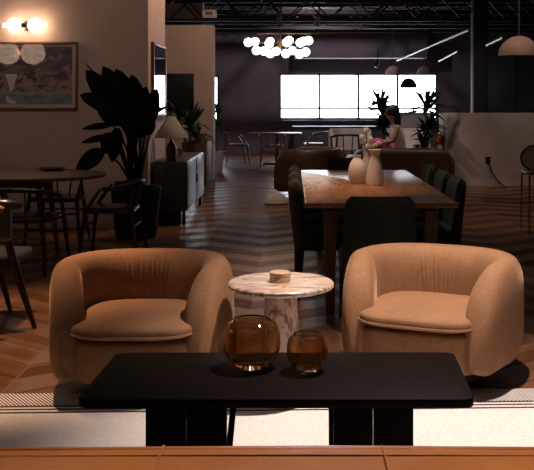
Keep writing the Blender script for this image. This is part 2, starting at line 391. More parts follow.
# ------------------------------------------------------------ barrel shells
def shell(w, d, z0, zt, th, roll=.36, pleats=0, n=200, m=36, sq=.8, back_drop=0.0, tuck=.04, e=.5, lean=0.0, rollp=2.4, thb=None, bk=.47):
    A = w/2-th/2; Bk = d*bk; yb = d/2-th/2-Bk; yf = -d/2+th*.3
    raw = [(A-tuck, yf)]
    raw += [(lerp(A-tuck, A, t/30.), lerp(yf, yb, t/30.)) for t in range(1, 30)]
    raw += [(A*spow(math.cos(PI*t/120), sq), yb+Bk*spow(math.sin(PI*t/120), sq)) for t in range(0, 121)]
    raw += [(lerp(-A, -A+tuck, t/30.), lerp(yb, yf, t/30.)) for t in range(1, 31)]
    cum = [0]
    for a, b in zip(raw[:-1], raw[1:]): cum.append(cum[-1]+math.hypot(b[0]-a[0], b[1]-a[1]))
    L = cum[-1]; pts = []; j = 0; ss = []
    for i in range(n+1):
        # denser near the ends
        f = i/n; f = .5-.5*math.cos(PI*f)*(.35)+(f-.5)*.65 if True else f
        sx = L*max(0, min(1, f))
        if i == 0: sx = 0
        if i == n: sx = L
        while j < len(cum)-2 and cum[j+1] < sx: j += 1
        t = (sx-cum[j])/max(1e-9, cum[j+1]-cum[j]); ss.append(sx)
        pts.append(Vector((lerp(raw[j][0], raw[j+1][0], t), lerp(raw[j][1], raw[j+1][1], t), 0)))
    rings = []; prng = random.Random(3); ph = [(-.115+.0255*q+prng.uniform(-.004, .004), prng.uniform(.5, 1.0)) for q in range(10)]
    for i, p in enumerate(pts):
        tg = (pts[min(i+1, n)]-pts[max(i-1, 0)]).normalized(); nr = Vector((tg.y, -tg.x, 0))   # outward
        de = min(ss[i], L-ss[i]); u = max(0., min(1., 1-de/roll)); u = min(u, .9995)
        zz = z0+(zt-z0)*(1-u**rollp)**(1/rollp); ue = max(0, 1-de/(th*.75)); tt = lerp(th, thb or th, max(0, min(1, (p.y-yb)/Bk))**1.5) if p.y > yb else th; ww = tt/2*math.sqrt(max(.0004, 1-ue**2))
        zb = z0+.05*ue**2
        zc = (zb+zz)/2; hh = max(.002, (zz-zb)/2); ring = []
        for q in range(m):
            a = 2*PI*q/m; c, s_ = math.cos(a), math.sin(a)
            off = ww*spow(c, e); z = zc+hh*spow(s_, .55)
            off += lean*((z-z0)/(zt-z0))**2
            if pleats and c < -.1 and p.y > 0 and abs(p.x) < .19:
                g = sum(am*math.exp(-((p.x-x0*(1+.35*(z-.4)/.3))/.0055)**2) for x0, am in ph)
                fade = max(0, math.sin(PI*min(1, max(0, (z-.25)/(zt-.27)))))**.6
                off += pleats*g*fade
            ring.append(p+nr*off+Vector((0, 0, z)))
        rings.append(ring)
    return MB().loft(rings)

def lounge_chair(label, loc, rz, group):
    t = thing('lounge_armchair', label, 'armchair', loc, rz, group)
    obj('backrest_shell', shell(.91, .82, .09, .61, .165, .40, pleats=.009, n=330, m=40, sq=.78, tuck=.085, rollp=2.5, thb=.27, bk=.42, e=.75), M['velvet'], t)
    base = MB()
    base.sell((0, -.05, .195), (.315, .335, .105), .2, .5, 56, 20)
    obj('seat_base', base, M['velvet'], t)
    cu = MB(); cu.sell((0, -.09, .335), (.305, .325, .038), .5, .5, 64, 24, fn=lambda p: p+Vector((0, 0, (.014*max(0, 1-(p.x/.305)**2)*max(0, 1-(p.y/.33)**2)**.6 if p.z > 0 else .0))))
    c = obj('seat_cushion', cu, M['velvet'], t)
    obj('piping', MB().tube([(.306*spow(math.cos(a), .5), -.09+.326*spow(math.sin(a), .5), .325) for a in [2*PI*q/72 for q in range(73)]], .006, 6), M['velvet'], c)
    obj('plinth', MB().lathe([(.25, 0), (.27, .004), (.28, .05), (.28, .11), (.2, .12)], (0, .0, 0), 48), M['plinth'], t)
    return t
a0 = lounge_chair('camel velvet barrel armchair left of the marble side table', ((142-PX)*4.5/F, 4.5, .012), math.radians(1), 'camel barrel armchairs')
a1 = dup(a0, ((431-PX)*4.66/F, 4.66, .012), math.radians(-23), 'camel velvet barrel armchair right of the marble side table, turned towards it')

# ------------------------------------------------------------ marble side table
t = thing('side_table', 'round veined marble side table on a conical pedestal between the two barrel armchairs', 'side table', ((281-PX)*4.28/F, 4.28, 0))
obj('tabletop', MB().lathe([(.0, .526), (.228, .526), (.245, .532), (.251, .539), (.251, .550), (.245, .556), (.0, .556)], n=72), M['marble'], t)
obj('pedestal', MB().lathe([(.18, .012), (.18, .03), (.172, .036), (.10, .05), (.092, .2), (.082, .4), (.074, .526)], n=48), M['marble'], t)
for i in range(2):
    tag(obj('coaster_box', MB().lathe([(.0, 0), (.047, 0), (.05, .003), (.05, .021), (.047, .024), (0, .024)], n=36), M['lightwood'], None, ((280-PX)*4.28/F, 4.28, .556+.0242*i)),
        ['round pale wooden disc lying on the marble side table, lower of two', 'round pale wooden disc on the marble side table, upper of two'][i], 'coaster', 'wooden discs on the side table')

# ------------------------------------------------------------ coffee table
def floorat(px, py, z): Z = (H-z)*F/(py-PY); return ((px-PX)*Z/F, Z)
ZT = .385
c = [floorat(76, 399, ZT), floorat(475.5, 399, ZT), floorat(454, 351.8, ZT), floorat(117, 352.2, ZT)]
def rounded(poly, r, n=6):
    out = []; m = len(poly)
    for i in range(m):
        p = Vector(poly[i]); a = (Vector(poly[i-1])-p).normalized(); b = (Vector(poly[(i+1) % m])-p).normalized()
        p1 = p+a*r; p2 = p+b*r
        for q in range(n+1):
            t_ = q/n; s_ = p1.lerp(p, t_).lerp(p.lerp(p2, t_), t_); out.append((s_.x, s_.y))
    return out
cx = sum(p[0] for p in c)/4; cy = sum(p[1] for p in c)/4
t = thing('coffee_table', 'low dark espresso wood coffee table with rounded corners on the white rug', 'coffee table', (cx, cy, 0.012))
out = rounded([(p[0]-cx, p[1]-cy) for p in c], .045)
obj('tabletop', MB().prism(out, ZT-.034-.012, ZT-.012, .006), M['coffee'], t)
for s_, (pa, pb) in ((-1, (145, 227)), (1, (333, 414))):
    Zl = 3.2; xa = (pa-PX)*Zl/F-cx; xb = (pb-PX)*Zl/F-cx; w = (xb-xa)/2
    for q in range(2):
        obj('leg', MB().box((xa+w*(q+.5), Zl+.02-cy, (ZT-.046)/2), (w-.0045, .05, ZT-.046), .004), M['coffee'], t)
    xt, xf = ((237, 229) if s_ < 0 else (331.5, 332))
    xt, xf = (xt-PX)*3.6/F-cx, (xf-PX)*3.6/F-cx
    obj('leg', MB().loft([[Vector((x+dx*.012, 3.6-cy+dy*.025, z)) for dx, dy in ((-1, -1), (1, -1), (1, 1), (-1, 1))] for x, z in ((xf, 0), (xt, ZT-.046))]), M['coffee'], t)

def glass_vase(label, px, py, r, h, mouth, foot):
    x, y = floorat(px, py, ZT); y += foot*.9
    th = .005
    body = []
    for i in range(25):
        a = -1.5+3.0*i/24; rr = r*abs(math.cos(a))**.42; zz = .018+(h-.018)*(.5+.5*spow(math.sin(a)/math.sin(1.5), .8))
        lim = foot if a < 0 else mouth
        if rr >= lim: body.append((rr, zz))
    pr = [(0, .002), (foot*.9, 0), (foot, .004), (foot, .014), (foot*.96, .018)]+body+[(mouth, h), (mouth-.004, h+.001)]
    pr += [(max(.01, rr-th), min(h-.004, max(.026, zz))) for rr, zz in body[::-1]]+[(foot*.6, .022), (0, .021)]
    return tag(obj('glass_vase', MB().lathe(pr, n=64, cap=False), M['amber'], None, (x, y, ZT)), label, 'vase', 'amber glass vases')
glass_vase('larger squat amber glass vase on the dark coffee table', 251, 371, .112, .185, .072, .064)
glass_vase('smaller squat amber glass vase on the dark coffee table', 307.5, 374, .079, .142, .052, .047)

# ------------------------------------------------------------ foreground leather sofa (seen over its back)
t = thing('leather_sofa', 'cognac leather sofa seen over its back along the bottom edge of the photo', 'sofa', (0, 0, 0))
bk = MB(); bk.sell((0, 1.47, .476), (1.8, .15, .338), .2, .08, 96, 32, fn=lambda p: p+Vector((0, 0, -.004*(p.x/.8)**2)))
obj('backrest', bk, M['leather'], t)
def sofatop(y): q = abs((y-1.47)/.15); return .476+.338*(max(0, 1-q**10))**.1
for x in (-.99, -.608, -.226, .158, .54, .92):
    obj('seam', MB().tube([(x, 1.335+.27*i/12, sofatop(1.335+.27*i/12)-.0005) for i in range(13)], .0022, 5), M['leather'], t)
obj('seam', MB().tube([(-1.7, 1.568, .807), (-.6, 1.568, .8115), (.6, 1.568, .8115), (1.7, 1.568, .807)], .0024, 6), M['leather'], t)
obj('seat_frame', MB().box((0, 2.0, .20), (3.5, .9, .2), .03), M['leather'], t)
for x in (-1.16, 0, 1.16): obj('seat_cushion', MB().sell((x, 2.0, .37), (.57, .42, .075), .35, .25, 48, 16), M['leather'], t)
for x in (-1.72, 1.72): obj('armrest', MB().box((x, 1.98, .36), (.22, .95, .5), .05, seg=4), M['leather'], t)
for x in (-1.65, 1.65):
    for y in (1.42, 2.38): obj('leg', MB().tube([(x, y, 0.0), (x, y, .12)], [.02, .03], 12), M['plinth'], t)

# ------------------------------------------------------------ dining table and chairs
TX0, TX1, TY0, TY1 = .083, 1.09, 5.85, 8.62
t = thing('dining_table', 'long walnut dining table with green chairs behind the marble side table', 'dining table', ((TX0+TX1)/2, (TY0+TY1)/2, 0))
hw = (TX1-TX0)/2; hl = (TY1-TY0)/2
obj('tabletop', MB().prism(rounded([(-hw, -hl), (hw, -hl), (hw, hl), (-hw, hl)], .03), .715, .75, .006), M['dintop'], t)
for sx in (-1, 1):
    for sy in (-1, 1):
        obj('leg', MB().loft([[Vector((sx*(hw-.17)+dx*q, sy*(hl-.13)+dy*q, z)) for dx, dy in ((-1, -1), (1, -1), (1, 1), (-1, 1))] for z, q in ((0, .028), (.69, .045))]), M['dinleg'], t)
for sy in (-1, 1): obj('apron', MB().box((0, sy*(hl-.13), .685), (2*hw-.35, .03, .06), .004), M['dinleg'], t)
for sx in (-1, 1): obj('apron', MB().box((sx*(hw-.17), 0, .685), (.03, 2*hl-.3, .06), .004), M['dinleg'], t)

def dining_chair(label, loc, rz, group):   # faces local -Y
    t = thing('dining_chair', label, 'dining chair', loc, rz, group); rings = []
    n = 30
    for j in range(18):
        f = j/17; z = lerp(.36, .835, f)
        w = lerp(.235, .212, f); 
        if f > .86: q = (f-.86)/.14; w *= (1-q**2.5*.16); th = .042*math.sqrt(max(.02, 1-q**3))
        else: th = .045
        cy_ = .19+.05*f; ring = []
        for i in range(n):
            a = 2*PI*i/n; x = w*spow(math.cos(a), .6); y = th*spow(math.sin(a), .6)
            ring.append(Vector((x, cy_+y-.9*x*x*.9, z)))
        rings.append(ring)
    obj('backrest', MB().loft(rings), M['green'], t)
    obj('seat', MB().sell((0, -.02, .41), (.235, .235, .07), .3, .3, 40, 16), M['green'], t)
    for sx in (-1, 1):
        for sy in (-1, 1):
            x, y = sx*.19, (.19 if sy > 0 else -.2)
            obj('leg', MB().loft([[Vector((x*k_+dx*q, y*k_+dy*q, z)) for dx, dy in ((-1, -1), (1, -1), (1, 1), (-1, 1))] for z, q, k_ in ((0, .019, 1.08), (.36, .034, 1.0))]), M['green'], t)
    return t
G = 'green upholstered chairs around the dining table'
d0 = dining_chair('dark green upholstered chair at the near head of the dining table, back to the camera', ((378-PX)*5.6/F, 5.68, 0), PI, G)
d0.rotation_euler.z = PI
dup(d0, (.57, 8.88, 0), 0, 'dark green upholstered chair at the far head of the dining table, facing the camera', G)
names = ['nearest', 'middle', 'farthest']
for i, y in enumerate((6.62, 7.28, 7.94)):
    dup(d0, (.245, y, 0), PI/2, 'dark green chair on the left long side of the dining table, %s of its three' % names[i], G)
for i, y in enumerate((6.80, 7.42, 8.15)):
    dup(d0, (1.03, y, 0), -PI/2, 'dark green chair on the right long side of the dining table, %s of its three' % names[i], G)
# vases on dining table
def vase(label, px, Z, prof, group='cream ceramic vases'):
    return tag(obj('ceramic_vase', MB().lathe(prof, n=40, cap=False), M['ceramic'], None, ((px-PX)*Z/F, Z, .75)), label, 'vase', group)
vase('round-bellied cream ceramic vase on the dining table', 357.2, 7.22, [(0, 0), (.045, 0), (.06, .02), (.072, .07), (.072, .11), (.06, .155), (.04, .19), (.028, .205), (.03, .22), (.033, .228), (.028, .228), (.022, .2), (.0, .03)])
vase('tall bottle-shaped cream ceramic vase on the dining table', 375, 7.12, [(0, 0), (.064, 0), (.069, .006), (.068, .06), (.06, .12), (.045, .18), (.036, .215), (.036, .235), (.05, .272), (.052, .278), (.046, .276), (.03, .235), (.0, .03)])
v = vase('slim cream ceramic vase holding small flowers, behind the two larger vases', 367, 7.4, [(0, 0), (.045, 0), (.05, .02), (.046, .14), (.03, .2), (.028, .22), (.036, .25), (.03, .25), (.02, .2), (0, .03)])
t = thing('flower_sprig', 'sprig of small pale yellow blossoms standing in the slim ceramic vase', 'flowers', ((367-PX)*7.4/F, 7.4, .80))
stm = MB(); pet = []
for i, (px, py) in enumerate(((366, 130), (370, 139), (364, 142), (368, 146), (374, 146), (371, 148), (378, 143), (362, 137))):
    q = P(px, py, 7.4)-Vector(((367-PX)*7.4/F, 7.4, .80)); q.y = random.uniform(-.04, .04)
    stm.tube([(0, 0, 0), (q.x*.15, q.y*.2, .2), q], .0025, 5)
    f = MB(); 
    for a in range(5): f.sell(q+Vector((.014*math.cos(a*1.256), .008*math.sin(a*1.7), .012*math.sin(a*1.256))), (.014, .012, .011), nu=10, nv=6)
    pet.append(f)
obj('stems', stm, M['twig'], t)
for f in pet: obj('blossom', f, M['petal'], t)

# ------------------------------------------------------------ left wall: prints, sconce
def frame_x(px0, px1, zt, zb, Y):
    x0, x1 = (px0-PX)*Y/F, (px1-PX)*Y/F; return x0, x1
x0, x1, zt, zb = (-29-PX)*9.97/F, (77-PX)*9.97/F, H+58.3*9.97/F, H-9.4*9.97/F
t = thing('framed_print', 'large framed poolside print on the brown wall under the lit wall lamp', 'picture', ((x0+x1)/2, 10, zb))
w, h = x1-x0, zt-zb
fm = MB()
for sx in (-1, 1): fm.box((sx*(w/2-.012), -.02, h/2), (.024, .036, h), .003)
for z in (.012, h-.012): fm.box((0, -.02, z), (w, .036, .024), .003)
obj('frame', fm, M['frame'], t)
obj('mount', MB().box((0, -.008, h/2), (w-.03, .01, h-.03)), M['mat_board'], t)
obj('print', MB().box((0, -.0145, h/2), (w-.11, .003, h-.11)), M['art'], t)
# pale parasol, drapes and small figures as printed shapes
pr = MB(); cxp = (12.5+26)/F*9.97-w/2+.06
def pxl(px, py): q = P(px, py, 9.97); return q.x-(x0+x1)/2, q.z-zb
a, b = pxl(13, 71)
pr.prism([(a-.12, 0), (a+.12, 0), (a+.05, .045), (a, .058), (a-.05, .045)], 0, .0015)
for v_ in pr.bm.verts: v_.co = Vector((v_.co.x, -.0165-v_.co.z, v_.co.y+b-.02))
obj('printed_parasol', pr, M['rattan'], t)
pr = MB(); q = [pxl(*p) for p in ((5, 74), (17, 74), (13, 88), (10, 93), (8, 84))]
pr.prism(q, 0, .0015)
q = [pxl(*p) for p in ((5, 95), (9, 98), (16, 102), (15, 104), (7, 103))]; pr.prism(q, 0, .0015)
for v_ in pr.bm.verts: v_.co = Vector((v_.co.x, -.0165-v_.co.z, v_.co.y))
obj('printed_drape', pr, M['whitecloth'], t)
gl = MB(); gl.loft([[Vector((-w/2+.02, -.026, .02)), Vector((w/2-.02, -.026, .02))], [Vector((-w/2+.02, -.026, h-.02)), Vector((w/2-.02, -.026, h-.02))]], cap=False, closed=False)
obj('glass', gl, M['picglass'], t)
# second print on the wall return
Y0, Y1, zt, zb = 10.22, 11.22, 2.08, 1.235
t = thing('framed_print', 'narrow-looking framed print around the wall corner mirroring the bright window', 'picture', (WC, (Y0+Y1)/2, zb))
fm = MB(); L = Y1-Y0; h = zt-zb
for sy in (-1, 1): fm.box((.018, sy*(L/2-.012), h/2), (.036, .03, h), .003)
for z in (.012, h-.012): fm.box((.018, 0, z), (.036, L, .03), .003)
obj('frame', fm, M['frame'], t)
obj('print', MB().box((.01, 0, h/2), (.006, L-.03, h-.03)), M['art2'], t)
gl = MB(); gl.loft([[Vector((.028, -L/2+.02, .02)), Vector((.028, L/2-.02, .02))], [Vector((.028, -L/2+.02, h-.02)), Vector((.028, L/2-.02, h-.02))]], cap=False, closed=False)
obj('glass', gl, M['picglass'], t)
# sconce
q = P(24.5, 25.3, 9.88)
t = thing('wall_sconce', 'bronze wall lamp with two glowing globes above the large framed print', 'wall lamp', (q.x, 10, q.z))
obj('backplate', MB().box((0, -.02, 0), (.055, .04, .1), .006).tube([(0, -.02, 0), (0, -.12, 0)], .012, 10).tube([(-.035, -.12, 0), (.035, -.12, 0)], .026, 14), M['brass'], t)
for sx in (-1, 1):
    g = obj('globe', MB().sell((sx*.115, -.12, 0), (.078, .078, .078), nu=24, nv=14), M['sconce'], t)
    obj('end_cap', MB().tube([(sx*.18, -.12, 0), (sx*.235, -.12, 0)], .022, 12), M['sconce'], g)
# lantern pendants of the lounge (their reflections show in the print's glass)
for px, lb in ((7.5, 'left'), (33, 'right')):
    x = (px-PX)*15.95/F; z = H+(PY-53)*15.95/F
    t = thing('globe_lantern', 'round glowing paper lantern mirrored in the picture glass, %s of two' % lb, 'lantern', (x, 4.0, z), 0, 'round paper lanterns')
    obj('lamp_shade', MB().sell((0, 0, 0), (.215, .215, .205), nu=28, nv=16), M['lantern'], t)
    obj('cord', MB().tube([(0, 0, .2), (0, 0, HC-z)], .005, 6), M['black'], t)

# ------------------------------------------------------------ left oval table and its chairs
t = thing('oval_table', 'oval brown wooden table in front of the brown wall under the framed print', 'table', (-2.63, 8.2, 0))
obj('tabletop', MB().lathe([(0, .715), (.57, .715), (.60, .73), (.60, .745), (.595, .75), (0, .75)], n=64), M['midwood'], t).scale = (1.58, 1, 1)
for sx in (-1, 1):
    for sy in (-1, 1): obj('leg', MB().tube([(sx*.44, sy*.22, 0), (sx*.36, sy*.18, .715)], [.02, .032], 10), M['midwood'], t)
obj('stretcher', MB().box((0, 0, .66), (.8, .34, .05), .01), M['midwood'], t)
tag(obj('serving_dish', MB().lathe([(0, 0), (.07, 0), (.13, .02), (.135, .024), (.06, .01), (0, .008)], n=36, cap=False), M['black'], None, ((52-PX)*8.6/F, 8.6, .75)), 'flat black dish on the oval table', 'dish')
def hoop_chair(label, loc, rz, group, mt='darkwood', seatm='black', arm=.69, sc=1.0):     # open-arm wooden chair facing local -Y
    t = thing('wooden_armchair', label, 'chair', loc, rz, group)
    hp = []
    for i in range(25):
        a = -.25+(PI+.5)*i/24; hp.append((.27*math.cos(a), .02+.25*math.sin(a), arm+.05*max(0, math.sin(a))))
    obj('back_rail', MB().tube(hp, [.016+.006*abs(math.cos(PI*i/24)) for i in range(25)], 10), M[mt], t)
    obj('seat', MB().sell((0, -.02, .44), (.25, .24, .028), .4, .4, 32, 10), M[seatm], t)
    for sx in (-1, 1):
        obj('leg', MB().tube([(sx*.27, -.25, 0), (sx*.235, -.2, .44), (sx*.255, -.06, arm)], [.013, .02, .013], 8), M[mt], t)
        obj('leg', MB().tube([(sx*.25, .27, 0), (sx*.20, .2, .44), (sx*.17, .22, arm+.04)], [.013, .02, .013], 8), M[mt], t)
        obj('spindle', MB().tube([(sx*.06, .2, .45), (sx*.08, .265, arm+.045)], .009, 6), M[mt], t)
    obj('stretcher', MB().tube([(-.23, -.22, .3), (.23, -.22, .3)], .01, 6), M[mt], t)
    obj('stretcher', MB().tube([(-.21, .22, .3), (.21, .22, .3)], .01, 6), M[mt], t)
    return t
G2 = 'dark wooden armchairs at the oval table'
h0 = hoop_chair('dark curved-back wooden chair at the right end of the oval table', (-1.62, 8.15, 0), -PI/2, G2, arm=.64)
dup(h0, (-2.95, 7.35, 0), PI+.1, 'dark curved-back wooden chair pushed up to the near left side of the oval table', G2)
dup(h0, (-2.2, 7.5, 0), PI-.1, 'dark curved-back wooden chair pushed up to the near right side of the oval table', G2)
dup(h0, (-2.35, 9.05, 0), 0, 'dark curved-back wooden chair on the far side of the oval table', G2)
# near-left dark chair cut by the frame
t = thing('wooden_armchair', 'black wooden armchair with splayed legs, cut by the left edge of the photo', 'chair', (0, 0, 0))
obj('leg', MB().tube([(-1.60, 5.6, 0), P(13, 262, 5.52), P(8, 240, 5.5)], [.014, .028, .024], 10), M['darkwood'], t)
obj('leg', MB().tube([(-1.885, 6.03, 0), P(-1, 268, 5.95)], [.014, .024], 10), M['darkwood'], t)
obj('leg', MB().tube([(-2.30, 5.62, 0), (-2.18, 5.55, .42)], [.014, .028], 10), M['darkwood'], t)
obj('leg', MB().tube([(-2.36, 6.03, 0), (-2.2, 5.95, .42)], [.014, .024], 10), M['darkwood'], t)
obj('seat', MB().box((-1.98, 5.72, .42), (.52, .5, .07), .02), M['pot'], t)
obj('backrest', MB().loft([[Vector((x, 5.5+dy+.35*(x+1.98)**2, z)) for z, dy in ((.58, -.018), (.80, -.03), (.80, .0), (.58, .012))] for x in [-2.24+.52*i/12 for i in range(13)]]), M['darkwood'], t)
ar = MB(); pp = P(22, 205, 5.45)
ar.tube([(-2.22, 5.48, .76), (-2.0, 5.42, .785), (-1.75, 5.43, .79), (pp.x-.03, 5.46, .785), (pp.x, 5.46, .78)], [.02, .026, .034, .03, .012], 12); obj('top_rail', ar, M['black'], t)
obj('armrest', MB().tube([(-2.2, 5.40, .735), (-2.0, 5.31, .745), P(1, 209, 5.3), P(4, 209.5, 5.3)], [.02, .024, .022, .012], 10), M['frame'], t, label='lighter orange-brown armrest')

# ------------------------------------------------------------ bird of paradise plant
base = Vector(((136-PX)*9.3/F, 9.3, 0))
t = thing('potted_palm', 'tall dark broad-leaved plant in a black planter at the corner of the brown wall', 'plant', base)
obj('planter', MB().lathe([(0, 0), (.2, 0), (.21, .02), (.26, .5), (.265, .52), (.24, .52), (.235, .46), (0, .46)], n=40, cap=False), M['pot'], t)
obj('soil', MB().lathe([(0, .46), (.232, .46), (.23, .475), (0, .48)], n=30, cap=False), M['soil'], t)
def pl(px, py, Z): return P(px, py, Z)-base
LV = [((126, 117), (86, 66), 9.1, 2.4), ((124, 112), (80, 92), 8.95, 1.9), ((128, 120), (100, 72), 9.2, 2.6), ((133, 122), (118, 78), 9.35, 2.4), ((137, 124), (146, 84), 9.3, 1.9),
      ((146, 128), (157, 86), 9.0, 1.8), ((140, 130), (152, 94), 9.1, 2.0), ((113, 125), (82, 127), 8.9, .7), ((112, 136), (81, 141), 8.8, .7), ((104, 150), (76, 169), 8.8, 1.7),
      ((112, 133), (104, 152), 8.95, 1.7), ((118, 128), (112, 160), 9.0, 1.6), ((140, 122), (169, 103), 9.2, .45), ((130, 118), (84, 57), 9.45, .35), ((133, 135), (125, 95), 9.0, 2.4), ((141, 138), (134, 100), 9.15, 2.2),
      ((122, 125), (97, 97), 9.2, 2.2), ((150, 135), (140, 105), 9.2, 2.0), ((128, 112), (103, 63), 9.4, 2.2), ((132, 112), (116, 66), 9.5, 2.2), ((136, 116), (132, 72), 9.5, 2.2)]
for i, (b, tp, Z, wd) in enumerate(LV):
    mb = MB(); p0 = pl(*b, Z); p1 = pl(*tp, Z+random.uniform(-.15, .15)); root = Vector((random.uniform(-.09, .09), random.uniform(-.08, .08), .46))
    mid = root.lerp(p0, .55)+Vector((0, 0, .06))
    mb.tube([root, mid, p0], [.014, .011, .008], 6)
    mb.blade(p0, p1, wd*.10, nrm=(random.uniform(-.3, .3), -1, .25), droop=.06, n=10, fold=.2, shape=lambda q: (math.sin(PI*min(1, q**.85*.93+.04))**.75)*(1 if q < .97 else .3))
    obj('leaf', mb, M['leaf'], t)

def strap_plant(label, px, Z, ztop, zcrown, spread, n, potmat, pot_h, pot_r, leafmat, crowns=None, width=.045):
    b = Vector(((px-PX)*Z/F, Z, 0)); t = thing('potted_plant', label, 'plant', b); R = random.Random(int(px))
    obj('planter', MB().lathe([(0, 0), (pot_r*.8, 0), (pot_r*.83, .01), (pot_r, pot_h-.01), (pot_r, pot_h), (pot_r*.9, pot_h), (pot_r*.88, pot_h-.04), (0, pot_h-.04)], n=32, cap=False), M[potmat], t)
    st = MB(); lf = MB()
    for (cx_, cy_, cz, sc) in (crowns or [(0, 0, zcrown, 1.)]):
        st.tube([(0, 0, pot_h-.05), (cx_*.5, cy_*.5, (pot_h+cz)/2), (cx_, cy_, cz)], [.022, .018, .012], 7)
        for i in range(n):
            a = R.uniform(0, 2*PI); el = R.uniform(-.25, 1.35); L = spread*sc*R.uniform(.7, 1.1)
            d = Vector((math.cos(a)*math.cos(el), math.sin(a)*math.cos(el), math.sin(el)))
            p0 = Vector((cx_, cy_, cz+R.uniform(-.12, .05)))
            lf.blade(p0, p0+d*L, width*R.uniform(.8, 1.2), nrm=(R.uniform(-.4, .4), -.5, 1) if el < .9 else (R.uniform(-1, 1), -1, 0), droop=R.uniform(.1, .5)*math.cos(el), n=7, fold=.25)
    obj('stem', st, M['twig'], t); obj('foliage', lf, M[leafmat], t); return t
strap_plant('leafy strap-leaved plant in front of the dark screen beside the table lamp', 190, 14.45, 1.4, 1.05, .42, 26, 'brownpot', .5, .2, 'leaf2', [(0, 0, 1.05, 1), (.12, 0, .85, .8), (-.2, 0, 1.2, .8)], .05)
strap_plant('small plant in a pale pot at the narrow window past the brown screen wall', 217, 17.6, 1.4, 1.05, .25, 22, 'whitepot', .42, .13, 'leaf2', [(0, 0, 1.2, .9), (0, 0, .95, .8)], .05)
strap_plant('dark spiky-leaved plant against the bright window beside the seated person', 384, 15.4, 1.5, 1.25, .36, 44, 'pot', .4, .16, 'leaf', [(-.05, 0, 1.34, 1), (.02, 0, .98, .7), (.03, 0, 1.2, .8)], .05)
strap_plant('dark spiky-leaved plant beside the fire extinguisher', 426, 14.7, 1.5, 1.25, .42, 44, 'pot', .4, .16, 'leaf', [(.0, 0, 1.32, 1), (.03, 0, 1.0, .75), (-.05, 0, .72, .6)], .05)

# ------------------------------------------------------------ console, lamp, screen
XA, XB = -1.58, -1.2
t = thing('console_cabinet', 'dark wooden console cabinet under the table lamp, its glossy side lit by the window', 'cabinet', ((XA+XB)/2, 11.15, 0))
hx = (XB-XA)/2
obj('kick_board', MB().box((-.02, 0, .08), (2*hx-.08, 1.8, .17)), M['black'], t)
obj('body', MB().box((0, 0, .44), (2*hx, 1.9, .56), .006), M['console'], t)
for sx in (-1, 1):
    for sy in (-1, 1): obj('leg', MB().box((sx*(hx-.03), sy*.9, .08), (.04, .04, .16)), M['black'], t)
for i, y in enumerate((-.49, .49)):
    o = obj('door', MB().box((hx+.008, y, .44), (.016, .93, .54), .003), M['console'], t)
    obj('handle', MB().tube([(hx+.022, y*.1, .40), (hx+.022, y*.1, .50)], .006, 6), M['brass'], o)
q = Vector((-1.395, 10.4, .72))
t = thing('table_lamp', 'table lamp with a wide grey conical shade on the dark console', 'lamp', q)
obj('base', MB().lathe([(0, 0), (.055, 0), (.06, .02), (.05, .05), (.06, .12), (.05, .18), (.02, .22), (.015, .26)], n=32), M['brass'], t)
obj('lamp_shade', MB().lathe([(.198, .265), (.198, .27), (.045, .51), (.042, .51), (.19, .266)], n=48, cap=False), M['shade'], t)
obj('finial', MB().tube([(0, 0, .24), (0, 0, .52)], .006, 6).sell((0, 0, .53), (.012, .012, .02), nu=12, nv=8), M['brass'], t)
tag(obj('glass_tumbler', MB().lathe([(0, 0), (.035, 0), (.045, .1), (.04, .1), (.03, .01), (0, .01)], n=24, cap=False), M['chrome'], None, (-1.38, 11.0, .72)), 'small shiny tumbler on the console beside the table lamp', 'tumbler')
tag(obj('wall_screen_panel', MB().box(((159-PX)*15.9/F, 15.96, 1.56), (1.22, .08, .66), .01), M['black']), 'large dark flat screen mounted on the brown screen wall behind the plants', 'screen')
tag(obj('planter_bench', MB().box((-1.63, 15.45, .36), (.42, .9, .72), .02), M['brownpot']), 'low brown cabinet at the foot of the brown screen wall', 'cabinet')

# ------------------------------------------------------------ chandelier
q = P(280, 44, 14)
t = thing('chandelier', 'chandelier with a cluster of glowing white globes hanging near the bright window', 'chandelier', q)
GP = [(100, 122, -.1), (132, 113, .1), (212, 108, .25), (212, 132, -.2), (316, 103, .2), (303, 124, -.15), (393, 108, .2), (420, 110, 0), (375, 127, -.2), (143, 165, -.1), (178, 162, .15),
      (216, 181, -.1), (246, 164, .1), (298, 181, -.1), (332, 160, .12), (370, 184, -.1), (405, 168, .1)]
obj('hub', MB().lathe([(0, -.07), (.03, -.06), (.035, 0), (.03, .06), (0, .07)], n=20), M['brass'], t)
obj('rod', MB().tube([(0, 0, 0), (0, 0, HC-q.z)], .009, 8), M['brass'], t)
obj('canopy', MB().tube([(-.35, 0, .165), (.75, 0, .165)], .012, 8), M['brass'], t)
for gx, gy, dy in GP:
    p = P(230+gx/5.34, 20+gy/5.34, 14)-q; p.y = dy*1.3
    a = obj('arm', MB().tube([(0, 0, p.z*.3), (p.x*.5, p.y*.5, p.z*.6), p], .006, 6), M['brass'], t)
    obj('globe', MB().sell(p, (.067, .067, .067), nu=20, nv=12), M['globe'], t)
